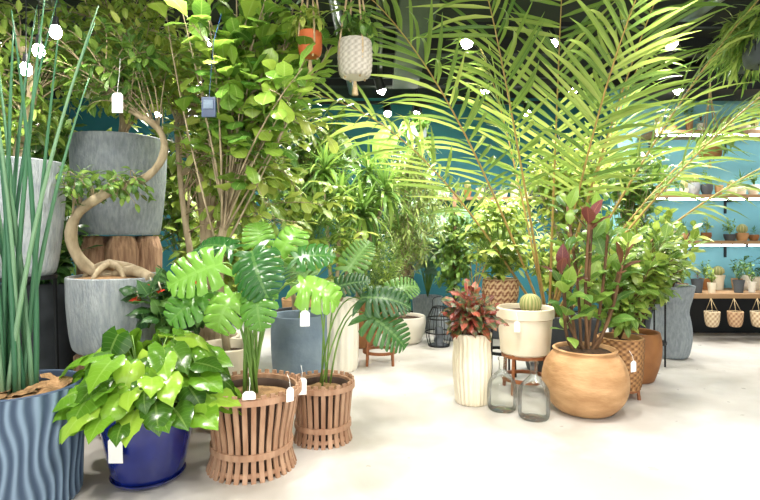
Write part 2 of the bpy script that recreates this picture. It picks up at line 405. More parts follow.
def track(y,xs,aim=(0,-.25),power=60,z=2.98,blend=.9):
    e=empty('track_light',sum(xs)/len(xs),y,z)
    mb=MB(); bx(mb,((min(xs)+max(xs))/2,y,3.0),(max(xs)-min(xs)+.6,.04,.04))
    for x in (min(xs),max(xs)): tube(mb,[(x,y,3.0),(x,y,3.2)],.008,6,0)
    for x in xs:
        d=N((U(-.35,.35),aim[1]+U(-.2,.2),-1)); p=V3(x,y,2.9)
        tube(mb,[(x,y,3.0),p],.01,6,0)
        tube(mb,[p-d*.09,p+d*.05],[.05,.056],16,0)
        tube(mb,[p+d*.05,p+d*.07,p+d*.09,p+d*.11],[.05,.048,.034,.006],16,1)
        l=bpy.data.lights.new('lamp','SPOT'); l.energy=power; l.color=(1,.955,.89); l.spot_size=math.radians(140); l.spot_blend=blend; l.shadow_soft_size=.1
        o=bpy.data.objects.new('lamp',l); COL.objects.link(o); o.parent=e
        q=p+d*.22; o.location=tuple(q-np.array(e.location))
        o.rotation_mode='QUATERNION'; o.rotation_quaternion=Vector(d).to_track_quat('-Z','Y')
    mb.finish('fixtures',[M_black,M_bulb],e,True,40)
track(2.6,[-2.2,-.9,.4,1.8],power=105)
track(4.35,[-3.3,-1.5,-.3,.76,1.46,2.5,3.6],power=110)
track(5.75,[-3.9,-2.4,-1.2,.0,1.2,2.2,3.4,5.0],(0,.25),power=120)
track(6.9,[-3.0,-1.4,.1,.5,2.0],(0,-.4),power=80)
track(.6,[-1.5,.4,2.4],(0,.5),power=95)
# added stand-ins for the upper-left ceiling spotlights, hung lower on invented cords
for x,y,z in ((-1.83,2.72,2.2),(-1.74,2.72,2.3),(-1.92,2.75,2.11)):
    e=empty('spotlight_standin',x,y,z)
    mb=MB(); tube(mb,[(x,y,z+.06),(x,y,3.2)],.003,5,0); tube(mb,[(x,y,z+.02),(x,y,z+.07)],[.018,.014],10,0)
    lathe(mb,chk([(.001,-.045),(.02,-.042),(.032,-.015),(.024,.012),(.014,.025)],2),(x,y,z),16,None,1)
    mb.finish('bulb',[M_black,M_bulb],e,True,40)
# ============================================================ SHELVES RIGHT
def small_plants(name,x0,x1,y,z,n,hmax=.2,ydep=.12,big=1.):
    mats=[M_white,M_terra,M_dgrey,M_conc2,M_terra2,M_cream,L_mid,L_dark,L_lime,L_blue,M_soil,L_burg,M_cact]
    mb=MB(); stp=(x1-x0)/n
    for i in range(n):
        if rnd()<.05: continue
        x=x0+stp*(i+.5)+U(-.1,.1)*stp; yy=y+U(-ydep,ydep); r=min(stp*.47,U(.045,.085)*big); h=U(.07,.16)*big
        pm=R.choice([0,0,1,2,3,4,5,5])
        lathe(mb,[(.001,0),(r*.7,0),(r*U(.8,1.1),h*.6),(r,h),(r-.008,h),(r-.01,h-.015)],(x,yy,z),18,None,pm)
        lathe(mb,[(r-.01,h-.015),(.001,h-.01)],(x,yy,z),12,None,10)
        k=rnd(); c=V3(x,yy,z+h); hm=min(hmax,.3)
        if k<.3: rosette(mb,c,16,U(.08,.12),T_nar,0,1.3,1.3,R.choice([6,9,11]))
        elif k<.42:
            lathe(mb,[(.02,-.02),(r*.8,.03),(r*.75,.07),(r*.4,.1),(.001,.11)],(x,yy,z+h),20,lambda a,z,r:(r*.1*math.cos(a*10),.5+.5*math.cos(a*10)),12)
        elif k<.85: crown(mb,[c],c+V3(0,0,hm*.5),(r*1.3,r*1.0,hm*.45),9,7,T_sml,.045,.2,.4,0,.002,R.choice([6,7,8]),1,0,R.choice([6,7,8]),.02)
        else: rosette(mb,c,14,hm*.8,T_str,.9,1.45,1.4,R.choice([6,7]))
    return mb.finish(name,mats,None,True,50)
for z,x0,dep in ((2.44,3.25,.42),(1.68,3.25,.42),(1.13,3.25,.42)):
    e=empty('wall_shelf_board',5.0,6.2,z)
    mb=MB(); bx(mb,((x0+6.9)/2,6.4-dep/2,z-.02),(6.9-x0,dep,.04))
    for xx in (3.4,4.35,5.3,6.3): bx(mb,(xx,6.4-dep/2,z-.055),(.025,dep*.9,.03),2); bx(mb,(xx,6.39,z-.12),(.025,.02,.18),2)
    mb.finish('board',[M_shelf,M_strip,M_black],e,False)
    mb=MB(); bx(mb,((x0+6.9)/2,6.04,z-.052),(6.9-x0-.1,.03,.02)); mb.finish('led_strip',[M_strip],e,False)
e=empty('display_counter',5.0,6.0,0)
mb=MB(); bx(mb,(5.05,6.05,.51),(3.7,.68,.05)); mb.finish('top',[M_shelf],e,False)
mb=MB(); bx(mb,(5.05,6.3,.24),(3.6,.16,.48)); 
for xx in (3.3,4.5,5.7,6.8): bx(mb,(xx,5.78,.243),(.04,.04,.485))
mb.finish('base',[M_black],e,False)
small_plants('small_potted_plants',3.3,6.5,6.15,2.441,19,.28,.03)
small_plants('small_potted_plants',3.3,6.5,6.15,1.681,22,.22,.03)
small_plants('small_potted_plants',3.3,6.5,6.15,1.131,22,.22,.03)
small_plants('small_potted_plants',3.4,6.5,5.85,.536,19,.25,.04)
small_plants('small_potted_plants',3.4,6.5,6.15,.536,19,.3,.05,1.25)
for i,(x,m) in enumerate(((3.72,M_wickw),(3.98,M_rust),(4.24,M_wickw),(4.5,M_rust))):
    e=empty('hanging_basket',x,5.68,.2)
    pot(e,[(.03,0),(.06,.01),(.075,.08),(.08,.17)],m,z0=.17,th=.01,seg=40,mod=lambda a,z,r:(.002*math.sin(a*20),.5+.5*math.sin(a*10)*math.sin(z*110)),n=20)
    mb=MB()
    for a in (0,2.1,4.2): tube(mb,[(x+.07*math.cos(a),5.68+.07*math.sin(a),.33),(x,5.70,.49)],.003,4,0)
    mb.finish('rope',[M_rope],e)
e=empty('wall_ledge',1.2,7.2,1.7); mb=MB(); bx(mb,(1.5,7.28,1.72),(1.8,.24,.04)); mb.finish('board',[M_shelf],e,False)
small_plants('small_potted_plants',.7,2.3,7.22,1.741,10,.15,.01)
# ============================================================ A: rush planter
e=empty('potted_snake_rush',-1.63,2.3)
wv=lambda a,z: math.sin(a*34+1.9*math.sin(z*10+a*3)+1.2*math.sin(z*19-a*5))
pot(e,[(.23,0),(.242,.02),(.246,.2),(.25,.52)],M_wave,th=.02,soil=.9,seg=360,n=46,soilmat=M_coir,sm=False,
    mod=lambda a,z,r:(.004*wv(a,z),(.5+.5*wv(a,z))**1.6))
mb=MB()
for i in range(17):
    a=rnd()*6.28; r0=U(.01,.07); b=V3(-1.63+r0*math.cos(a),2.28+r0*math.sin(a),.46)
    sx=U(-.45,.5); t=V3(-1.63+sx,2.28+U(-.3,.25),U(1.9,2.75)); P=bez(b,V3(b[0]+sx*.22,b[1],t[2]*.62),t,14)
    w0=U(.008,.0115); tube(mb,P,[w0*(1-.9*(k/13)**2.2)+.001 for k in range(14)],8,0)
mb.finish('foliage',[L_rush],e)
mb=MB()
for k in range(34):
    a=rnd()*6.28; r=U(.08,.19); c=V3(-1.63+r*math.cos(a),2.3+r*math.sin(a),.485)
    place(mb,R.choice(T_obo),c,(math.cos(a+2),math.sin(a+2),.35),UP,U(.09,.15),1.3,0)
mb.finish('coconut_fibre',[M_coir],e)
e=empty('potted_ficus_tree',-2.17,3.02)
pot(e,[(.19,0),(.215,.03),(.25,.35),(.262,.67)],M_conc2,z0=.96)
legs(e,.2,.96,M_black,4,True,.012)
mb=MB(); tr=smooth([(-2.17,3.02,1.5),(-2.2,3.1,1.8),(-2.1,3.1,2.1),(-2.2,3.1,2.4)]); tube(mb,tr,.03,8,1)
crown(mb,tr[6:],(-2.35,3.35,2.3),(.65,.45,.6),55,18,T_sml,.08,.2,.4,.01,.005)
crown(mb,tr[2:8],(-2.3,3.15,1.85),(.4,.3,.25),22,16,T_sml,.08,.2,.4,.01,.005)
mb.finish('foliage',[L_fic,S_bark],e)
e=empty('dark_planter',-2.5,3.75)
pot(e,[(.2,0),(.22,.03),(.24,.6),(.25,.85)],M_dgrey)
mb=MB(); crown(mb,[(-2.5,3.75,.75)],(-2.35,3.7,1.15),(.4,.35,.35),18,9,T_ell,.16,.2,.5,.02); mb.finish('foliage',[L_dark,S_green],e)
e=empty('bonsai_ficus',-1.64,3.2)
pot(e,[(.24,0),(.27,.03),(.295,.25),(.3,.45)],M_conc2,z0=.49,soilmat=M_coir,soil=.97)
mb=MB()
for k in range(5):
    a=k*1.256; lathe(mb,chk([(.001,0),(.09,0),(.093,.1),(.088,.4),(.09,.485),(.001,.488)],1),(-1.64+.16*math.cos(a),3.2+.16*math.sin(a),0),16,lambda a,z,r:(.006*math.sin(a*5+z*6),0))
mb.finish('log_stand',[M_log],e)
mb=MB()
tr=smooth([(-1.66,3.18,.93),(-1.82,3.15,.98),(-1.9,3.1,1.15),(-1.86,3.08,1.33),(-1.65,3.06,1.46),(-1.42,3.08,1.53),(-1.3,3.1,1.7),(-1.36,3.12,1.88),(-1.58,3.15,1.98),(-1.74,3.15,2.12)],2)
nn=len(tr); tube(mb,tr,[.04-.027*i/nn+.003*math.sin(i*1.3) for i in range(nn)],10,1)
for dx,dy in ((-.2,-.05),(-.12,.15),(.12,-.12),(.18,.08),(-.05,-.2),(.0,.15)):
    tube(mb,smooth([(-1.7,3.18,1.02),(-1.66+dx*.6,3.18+dy*.6,1.0),(-1.66+dx,3.18+dy,.9)]),[.03,.028,.025,.022,.02,.018,.015,.013,.01,.008],7,1)
tube(mb,smooth([(-1.66,3.18,.95),(-1.5,3.1,.99),(-1.38,3.05,.94)]),.035,8,1)
crown(mb,[tr[12],tr[14],tr[16]],(-1.75,3.05,1.5),(.3,.2,.12),20,9,T_ell,.075,.2,.5,.01,.004)
crown(mb,[tr[20],tr[18]],(-1.45,3.0,1.42),(.15,.15,.08),8,7,T_ell,.07,.2,.5,.01,.004)
crown(mb,tr[28:],(-1.72,3.1,2.25),(.5,.3,.3),42,12,T_ell,.085,.2,.5,.01,.005)
mb.finish('foliage',[L_mid,S_bark],e)
e=empty('tall_banyan_tree',-1.98,3.86)
pot(e,[(.27,0),(.29,.03),(.325,.4),(.335,.72)],M_conc,z0=1.2)
mb=MB()
for k in range(6):
    a=k*1.047; lathe(mb,chk([(.001,0),(.11,0),(.105,.4),(.11,.8),(.105,1.19),(.001,1.195)],1),(-1.98+.2*math.cos(a),3.86+.2*math.sin(a),0),18,lambda a,z,r:(.008*math.sin(a*6+z*5),0))
mb.finish('log_stand',[M_log],e)
mb=MB(); tr=smooth([(-1.98,3.86,1.8),(-1.9,3.8,2.15),(-2.0,3.8,2.4),(-1.9,3.75,2.7)]); tube(mb,tr,.035,8,1)
crown(mb,tr[4:],(-1.85,3.6,2.55),(.75,.5,.5),75,18,T_sml,.09,.2,.4,.01,.006)
crown(mb,tr[2:8],(-1.5,3.4,2.35),(.45,.4,.3),34,16,T_sml,.09,.2,.4,.01,.005)
mb.finish('foliage',[L_lime,S_bark],e)
e=empty('potted_anthurium',-1.24,2.98)
pot(e,[(.11,0),(.13,.02),(.15,.3),(.15,.5)],M_terra2)
mb=MB(); crown(mb,[(-1.24,2.98,.48)],(-1.22,2.96,.78),(.22,.16,.2),22,5,T_hrt,.11,.5,.5,.04,.004); mb.finish('foliage',[L_dark,S_green],e)
mb=MB()
for k in range(5):
    a=k*2.4; t=V3(-1.24+.15*math.cos(a),2.94+.1*math.sin(a),U(.82,.96)); tube(mb,bez((-1.24,2.98,.5),(-1.24,2.97,.8),t,6),.003,4,1)
    place(mb,T_hrt[0],t,(math.cos(a),-.6,-.1),V3(0,-.7,1),.055,1,0); tube(mb,[t,t+V3(0,-.03,.05)],[.006,.003],6,2)
mb.finish('flowers',[pmat('spathe_red','#B83024','#C0402C',rough=.25,scale=5),S_green,M_cream],e)
# C blue pot
e=empty('potted_philodendron',-1.15,2.52)
pot(e,[(.15,0),(.165,.01),(.19,.12),(.215,.25),(.225,.34)],M_blue,z0=.02,soil=.85)
mb=MB(); lathe(mb,[(.001,0),(.14,0),(.165,.012),(.175,.03),(.165,.03),(.15,.02),(.001,.02)],(-1.15,2.52,0),48); mb.finish('saucer',[M_blue],e,True,40)
mb=MB()
for i in range(135):
    a=i*2.4; f=(i+.5)/135; el=.0+1.25*f
    tip=V3(-1.14+math.cos(a)*math.cos(el)*U(.28,.4),2.5+math.sin(a)*math.cos(el)*U(.26,.36),.38+math.sin(el)*U(.2,.38))
    b=V3(-1.15+U(-.05,.05),2.52+U(-.05,.05),.3); P=bez(b,(b+tip)/2+V3(0,0,.1),tip,5)
    tube(mb,P,.004,4,1)
    d=N(tip-b); place(mb,R.choice(T_hrt),tip,V3(d[0],d[1],U(-.8,.0)),V3(-d[0]*.3+U(-.35,.35),-d[1]*.3-.25+U(-.35,.35),1),U(.12,.19),1.1,0)
mb.finish('foliage',[lmat('leaf_philodendron','#30581A','#689A28','#A6C848','#B4D070',.25,.22,transl=.3),S_green],e)
tag(e,-1.195,2.29,.225,.065,.115,0,-.05)
def bigleaf(mb,base,tips,T,size,smat=1,mat=0,r=.008):
    for (x,y,z,dx,dy,dz,s) in tips:
        b=np.asarray(base,float)+V3(U(-.05,.05),U(-.05,.05),0); t=V3(x,y,z)
        P=bez(b,V3((b[0]*.7+t[0]*.3),(b[1]*.7+t[1]*.3),t[2]+.05),t,10)
        tube(mb,P,[r*(1-.05*k) for k in range(10)],6,smat)
        place(mb,R.choice(T),t,(dx,dy,dz),V3(U(-.3,.3)-dx*.1,-.75,U(.5,1.)),size*s,1,mat)
e=empty('potted_monstera',-.67,2.66)
slat_basket(e,.43,.247,.195,.225,34)
mb=MB()
bigleaf(mb,(-.67,2.66,.38),[(-.78,2.5,1.06,-.9,-.2,-.35,1.),(-.62,2.45,1.12,.3,-.5,-.65,.95),(-.58,2.4,.95,.1,-.5,-.9,.75),(-.44,2.6,1.08,.9,0,.1,.75),(-.78,2.7,1.12,-.9,.2,.25,.9),
 (-.4,2.5,.96,.9,-.2,-.15,.85),(-.7,2.42,.92,-.4,-.5,-.8,.75),(-.52,2.65,1.1,.4,.1,.9,.7),(-.86,2.5,.92,-.7,-.3,-.6,.8),(-.66,2.8,1.12,-.2,.3,.9,.7)],T_mon,.285)
mb.finish('foliage',[lmat('leaf_monstera','#225426','#447E30','#80B044','#A0C870',.2,.25,transl=.28),S_green],e)
tag(e,-.36,2.43,.8,.045,.075,.1); tag(e,-.44,2.48,.42,.04,.07,.7)
tag(e,-.62,2.4,.44,.06,.04,.2)
e=empty('potted_split_leaf_philodendron',-.337,3.0)
slat_basket(e,.355,.178,.15,.168,26)
mb=MB()
bigleaf(mb,(-.337,3.0,.32),[(-.28,2.9,.89,.8,-.1,.25,.75),(-.11,2.88,.84,1,-.1,.05,1.),(-.08,2.85,.76,.85,-.3,-.5,1.0),(-.42,3.1,.9,-.6,.2,.5,.8),(.03,3.0,.85,.9,.1,.35,.75),(-.2,3.1,.98,.5,.2,.7,.8)],T_phi,.31,r=.006)
mb.finish('foliage',[L_dark,S_green],e)
tag(e,-.43,2.78,.37,.055,.09,.3,.1)
e=empty('council_tree',-1.27,3.72)
pot(e,[(.17,0),(.2,.03),(.23,.3),(.235,.46)],M_cream)
mb=MB(); st=[]
for i,(tx,ty,tz) in enumerate(((-1.45,3.6,2.0),(-1.25,3.55,2.05),(-1.12,3.5,2.0),(-1.35,3.65,2.2),(-1.0,3.6,1.9))):
    P=smooth([(-1.27+.04*i-.08,3.72,.4),(-1.27+(tx+1.27)*.3+U(-.06,.06),3.72,.9),(-1.27+(tx+1.27)*.6+U(-.06,.06),3.65,1.4),(tx,ty,tz)]); tube(mb,P,[.034-.0013*k for k in range(len(P))],8,1); st+=P[8:]
crown(mb,st,(-.78,3.5,1.9),(.5,.4,.48),60,12,T_obo,.14,.25,.5,.03,.007)
crown(mb,st,(-.72,3.4,1.4),(.36,.35,.25),22,10,T_obo,.12,.25,.5,.03,.006)
crown(mb,st,(-1.3,3.6,2.35),(.5,.35,.3),26,10,T_obo,.13,.25,.5,.03,.007)
mb.finish('foliage',[L_lime,S_bark],e)
e=empty('fiddle_leaf_fig',-.97,3.22)
pot(e,[(.15,0),(.17,.03),(.19,.35),(.2,.5)],M_cream)
mb=MB(); P=smooth([(-.97,3.22,.45),(-1.03,3.2,1.0),(-.93,3.15,1.5),(-.85,3.1,2.0)]); tube(mb,P,[.024]*len(P),8,1)
crown(mb,P[6:],(-.58,3.0,2.18),(.5,.4,.32),34,10,T_obo,.16,.3,.5,.03,.009,lift=.05,ws=1.1)
crown(mb,P[6:],(-.85,3.0,2.5),(.45,.35,.3),26,9,T_obo,.16,.3,.5,.03,.009,lift=.05,ws=1.1)
mb.finish('foliage',[lmat('leaf_fiddle','#44762C','#78A23A','#B2CC56','#C8DC88',.4,.3),S_bark],e)
def scheff(mb,starts,c,rad,nb,size,T=T_ell,mat=0,smat=1,nleaf=7):
    c=np.asarray(c,float); rad=np.asarray(rad,float)
    for b in range(nb):
        d=N([R.gauss(0,1),R.gauss(0,1),R.gauss(.2,1)]); t=c+rad*d*U(.5,1); s=np.asarray(R.choice(starts),float)
        P=bez(s,(s+t)/2+V3(0,0,.08),t,6); tube(mb,P,.004,4,smat); ax=N(P[-1]-P[-2]+UP*.5)
        u=N(np.cross(ax,V3(.2,1,.1))); w=np.cross(ax,u)
        for k in range(nleaf):
            a=k*2*math.pi/nleaf; place(mb,R.choice(T),t,(u*math.cos(a)+w*math.sin(a))+ax*.05-UP*.15,ax,size*U(.8,1.1),.9,mat)
e=empty('potted_schefflera',-.63,3.95)
pot(e,[(.17,0),(.19,.03),(.22,.35),(.215,.58)],M_bg)
mb=MB(); P=smooth([(-.63,3.95,.5),(-.55,3.9,.9),(-.5,3.85,1.3)]); tube(mb,P,.015,6,1)
scheff(mb,P[3:],(-.42,3.75,1.2),(.35,.3,.4),64,.12); mb.finish('foliage',[L_lime,S_green],e)
e=empty('potted_dracaena',-.4,4.55)
pot(e,[(.185,0),(.2,.01),(.205,.3),(.205,.62)],M_white,seg=120,n=12,sm=False,mod=lambda a,z,r:(.006*math.cos(a*20),0))
mb=MB()
for (x,y,z) in ((-.35,4.5,1.5),(-.15,4.4,1.35),(-.5,4.6,1.75),(-.1,4.7,1.75),(.05,4.5,1.55)):
    tube(mb,smooth([(-.4,4.55,.55),((x-.4)/2,4.5,.9),(x,y,z)]),.017,7,1); rosette(mb,(x,y,z),64,.42,T_str,-.6,1.4,1.3)
mb.finish('foliage',[L_mid,S_bark],e)
e=empty('potted_asparagus_fern',0.0,4.75)
legs(e,.15,.33,M_wood,4,True,.013)
pot(e,[(.12,0),(.15,.02),(.17,.15),(.16,.24)],M_terra2,z0=.33)
mb=MB(); crown(mb,[(0,4.75,.52)],(-.02,4.65,.9),(.3,.3,.36),60,24,T_nar,.07,.15,.5,0,.003,ws=.9); mb.finish('foliage',[L_fic,S_green],e)
e=empty('potted_olive_tree',.27,5.7)
pot(e,[(.17,0),(.2,.02),(.25,.2),(.24,.29)],M_white)
mb=MB(); P=smooth([(.27,5.7,.25),(.3,5.7,.8),(.25,5.7,1.4),(.3,5.7,2.0)]); tube(mb,P,.02,7,1)
crown(mb,P[3:],(.35,5.5,1.55),(.45,.35,.75),120,22,T_nar,.11,.2,.5,0,.004,ws=1.1); mb.finish('foliage',[L_olive,S_bark],e)
e=empty('dark_pot_plant',.24,6.25)
legs(e,.16,.52,M_black,4,True,.01)
pot(e,[(.13,0),(.16,.02),(.18,.15),(.17,.32)],M_dgrey,z0=.52)
mb=MB(); crown(mb,[(.24,6.25,.8)],(.24,6.2,1.1),(.35,.3,.3),24,9,T_ell,.13,.2,.5,.02); mb.finish('foliage',[L_mid,S_green],e)
e=empty('floor_lantern',.64,5.5)
mb=MB(); ly=5.5
for k in range(10):
    a=k*.628; P=[(.64+r*math.cos(a),ly+r*math.sin(a),z) for r,z in chk([(.11,.0),(.145,.14),(.13,.3),(.07,.42)],2)]; tube(mb,P,.004,4,0)
for r,z in ((.11,.006),(.146,.15),(.13,.3),(.07,.42)): lathe(mb,[(r-.006,z-.006),(r+.006,z-.006),(r+.006,z+.006),(r-.006,z+.006),(r-.006,z-.006)],(.64,ly,0),24)
tube(mb,smooth([(.57,ly,.42),(.57,ly,.53),(.71,ly,.53),(.71,ly,.42)]),.004,4,0)
lathe(mb,[(.001,.01),(.1,.01),(.09,.02),(.045,.03),(.045,.2),(.001,.2)],(.64,ly,0),20,None,1)
mb.finish('cage',[M_black,M_dgrey],e)
e=empty('climbing_fig',.86,5.85)
pot(e,[(.14,0),(.16,.02),(.18,.3)],M_conc)
mb=MB(); tube(mb,[(.86,5.85,.2),(.86,5.85,1.7)],.02,6,1)
crown(mb,[(.86,5.85,z) for z in (.4,.6,.8,1.,1.2,1.4)],(.86,5.8,.95),(.25,.22,.6),70,13,T_ell,.09,.2,.4,.01,.004); mb.finish('foliage',[L_mid,S_brown],e)
e=empty('potted_calathea',.62,6.6)
pot(e,[(.16,0),(.18,.02),(.2,.4)],M_conc)
mb=MB(); crown(mb,[(.62,6.6,.4)],(.6,6.4,1.25),(.45,.3,.35),30,6,T_hrt,.26,.5,.5,.06,.006); mb.finish('foliage',[L_sil,S_green],e)
def bop(name,x,y,h,n,mat=L_dark,s=.5,potm=M_dgrey):
    e=empty(name,x,y); pot(e,[(.18,0),(.2,.02),(.24,.4)],potm)
    mb=MB()
    for i in range(n):
        a=i*2.4; f=(i+.5)/n; sp=.25+.4*(1-f)
        t=V3(x+math.cos(a)*sp,y+math.sin(a)*sp*.5,h*U(.6,1)*.85); b=V3(x,y,.36)
        P=bez(b,V3(x,y,t[2]*.8),t,9); tube(mb,P,.011,6,1); d=N(t-P[-3])
        place(mb,R.choice(T_ell),t,V3(d[0]*1.2,d[1]-.2,d[2]*.8),V3(-d[0],-.6,.5),s*U(.8,1.1),1.05,0)
    mb.finish('foliage',[mat,S_green],e)
bop('bird_of_paradise',-.1,6.7,2.6,18,L_mid)
bop('traveller_palm',-2.1,6.5,2.5,20,L_mid)
bop('banana_plant',-3.5,5.9,2.6,20,L_lime,.55)
e=empty('potted_croton',.66,3.64)
pot(e,[(.105,0),(.118,.01),(.128,.14),(.14,.3),(.125,.42),(.14,.5)],M_cream,seg=144,n=40,th=.015,
    mod=lambda a,z,r:(.0035*math.cos(a*24+z*5),0))
mb=MB()
crown(mb,[(.66,3.64,.46)],(.66,3.6,.66),(.2,.18,.13),26,7,T_crt,.14,.3,.5,.01,.005,ws=1.15,lift=.06); mb.finish('foliage',[L_red,S_brown],e)
def demijohn(x,y,H):
    s=H/.37; o=[(.001,.004),(.085,.0),(.1,.012),(.104,.06),(.104,.15),(.095,.2),(.06,.245),(.026,.275),(.022,.3),(.022,.345),(.03,.352),(.03,.368),(.02,.37)]
    o=[(r*s,z*s) for r,z in o]; oo=[o[0]]+chk(o[1:],2)
    mb=MB(); lathe(mb,oo,(x,y,0),48); mb.finish('glass_demijohn',[M_glass])
demijohn(.84,3.49,.36); demijohn(1.01,3.33,.37)
e=empty('potted_barrel_cactus',1.12,3.92)
legs(e,.165,.29,M_wood,4,True,.014,1.1)
pot(e,[(.17,0),(.185,.015),(.2,.2),(.205,.27),(.218,.28),(.218,.35)],M_cream,z0=.29,n=0,sm=False,seg=64)
mb=MB(); lathe(mb,chk([(.02,0),(.06,.02),(.078,.07),(.07,.12),(.04,.15),(.001,.155)],2),(1.14,3.84,.6),120,lambda a,z,r:(r*.09*abs(math.cos(a*9)),1-abs(math.cos(a*9))))
mb.finish('cactus',[M_cact],e)
tag(e,1.0,3.7,.53,.045,.08)
e=empty('potted_golden_schefflera',1.04,4.38)
legs(e,.13,.57,M_black,4,True,.01)
pot(e,[(.1,0),(.13,.02),(.16,.14),(.15,.25)],M_rust,z0=.57,seg=64,n=24,mod=lambda a,z,r:(0,1 if (z*18+abs(((a*16/6.283)%1)-.5)*1.2)%1>.5 else 0))
mb=MB(); scheff(mb,[(1.04,4.38,.8)],(1.0,4.3,1.15),(.3,.25,.34),60,.12,T_ell); mb.finish('foliage',[L_lime,S_green],e)
# palm
e=empty('kentia_palm',1.5,4.5)
pot(e,[(.17,0),(.2,.02),(.23,.3),(.24,.5)],M_dgrey)
mb=MB()
F=[((-.52,-.5,1),3.1,.4,0),((-.3,-.45,1),3.0,.2,.3),((-.1,-.4,1),2.8,.15,0),((.1,-.5,1),2.9,.2,.2),((.32,-.5,1),3.0,.3,-.2),((.56,-.45,1),3.1,.45,.2),
   ((-.68,-.35,.95),2.9,.6,-.2),((.84,-.4,.95),3.1,.6,0),((-.2,.0,1),2.6,.4,0),((.3,.0,1),2.6,.3,0),((.66,-.1,1),2.9,.6,.1),((-.05,-.7,1),2.8,.35,.3)]
for (d,L,dr,ro) in F:
    frond(mb,(1.5+d[0]*.12,4.5+d[1]*.1,.48),d,L,dr,44,.62,.42,1.2,roll=ro)
mb.finish('foliage',[L_palm,S_yel],e)
e=empty('potted_rubber_plant',1.4,3.47)
pot(e,[(.15,0),(.19,.01),(.265,.1),(.287,.21),(.265,.32),(.22,.39),(.2,.4),(.21,.425)],M_terra,th=.025,seg=64,soil=.95)
mb=MB()
for (x,y,z) in ((1.26,3.4,1.1),(1.42,3.4,1.3),(1.55,3.45,1.2),(1.33,3.6,1.4),(1.6,3.4,.95),(1.2,3.3,.85),(1.45,3.55,1.05)):
    P=smooth([(1.4+(x-1.4)*.3,3.47,.38),(1.4+(x-1.4)*.7,3.45,z*.6),(x,y,z)]); tube(mb,P,.011,6,1)
    leafy(mb,P,T_ell,.16,14,.42,.7,.03,ws=1.15)
mb.finish('foliage',[L_mid,S_brown],e)
mb=MB()
for (x,y,z,n,t0) in ((1.36,3.3,1.27,6,.85),(1.6,3.35,1.0,4,.8),(1.2,3.35,.95,4,.75)):
    P=smooth([(1.42,3.45,.38),(1.42+(x-1.42)*.7,3.42,z*.6),(x,y,z)]); tube(mb,P,.011,6,1)
    leafy(mb,P,T_ell,.17,n,t0,.7,.03)
mb.finish('foliage_red',[L_burg,S_brown],e)
tag(e,1.62,3.24,.36,.05,.07,.5)
def wick(a,z,r): 
    s=math.sin(a*18+ (math.pi if int(z*48)%2 else 0)); return (.006*s,.5+.5*s)
e=empty('potted_peperomia',1.79,3.78)
pot(e,[(.12,0),(.135,.01),(.15,.1),(.16,.3),(.16,.38)],M_wick,z0=.06,seg=144,n=40,mod=wick,sm=False,th=.02)
legs(e,.12,.08,M_wood,4,False,.012)
mb=MB(); crown(mb,[(1.79,3.78,.42)],(1.72,3.72,.66),(.22,.2,.14),22,8,T_ell,.1,.3,.5,.02,.004)
crown(mb,[(1.79,3.78,.5)],(1.85,3.8,1.0),(.36,.28,.3),38,9,T_obo,.12,.4,.5,.02,.006); mb.finish('foliage',[L_fic,S_brown],e)
e=empty('potted_gardenia',2.12,4.2)
pot(e,[(.12,0),(.14,.01),(.19,.18),(.195,.32),(.18,.4)],M_terra2)
mb=MB(); crown(mb,[(2.12,4.2,.4),(2.15,4.2,.6)],(2.12,4.1,1.0),(.36,.3,.4),60,12,T_ell,.11,.25,.5,.02,.006); mb.finish('foliage',[L_fic,S_brown],e)
tag(e,2.0,3.78,1.02,.05,.07)
e=empty('stone_urn_plant',2.87,5.0)
pot(e,[(.12,0),(.16,.02),(.19,.22),(.17,.38),(.15,.45),(.19,.6),(.21,.7)],M_conc)
mb=MB(); crown(mb,[(2.87,5.0,.65)],(2.72,4.95,1.15),(.38,.35,.38),40,10,T_ell,.14,.2,.5,.02,.006); mb.finish('foliage',[L_lime,S_brown],e)
e=empty('potted_zz_plant',2.5,4.7)
legs(e,.13,.6,M_black,4,True,.009,1.0)
pot(e,[(.1,0),(.12,.02),(.14,.18)],M_dgrey,z0=.6)
mb=MB(); crown(mb,[(2.5,4.7,.75)],(2.45,4.7,1.05),(.3,.25,.28),30,11,T_ell,.1,.2,.5,.01,.005); mb.finish('foliage',[L_dark,S_green],e)
def tree(name,x,y,h,c,rad,nb,nl,T,size,mat,potm=M_dgrey,ws=1,bark=S_bark,extra=None):
    e=empty(name,x,y); pot(e,[(.16,0),(.19,.02),(.22,.25),(.22,.4)],potm)
    mb=MB(); P=smooth([(x,y,.35),(x+U(-.08,.08),y,h*.4),(x+(c[0]-x)*.4,y,h*.7),(x+(c[0]-x)*.7,y,h)]); tube(mb,P,[.028-.001*k for k in range(len(P))],8,1)
    crown(mb,P[5:],c,rad,nb,nl,T,size,.2,.4,.02,.006,ws=ws)
    mb.finish('foliage',[mat,bark],e)
tree('weeping_fig_tree',1.98,5.0,1.6,(1.75,4.7,1.75),(.55,.35,.45),95,14,T_ell,.1,L_lime)
tree('umbrella_tree',2.75,5.6,1.7,(2.7,5.4,1.85),(.5,.35,.4),60,13,T_ell,.12,L_mid)
tree('bay_laurel_tree',1.4,6.0,1.5,(1.5,5.9,1.25),(.5,.4,.5),60,12,T_ell,.12,L_fic)
tree('pachira_tree',-.9,5.4,2.0,(-.75,5.2,1.9),(.65,.4,.6),80,11,T_ell,.15,L_mid)
tree('ginseng_ficus_tree',-2.0,5.2,1.9,(-1.9,5.0,1.7),(.7,.4,.7),80,11,T_ell,.16,L_fic)
tree('rubber_tree',-3.0,4.4,1.9,(-2.9,4.3,1.7),(.5,.45,.8),80,12,T_obo,.16,L_mid)
tree('camphor_tree',-4.0,4.7,2.0,(-3.9,4.6,2.2),(.6,.5,.7),80,12,T_ell,.14,L_mid)
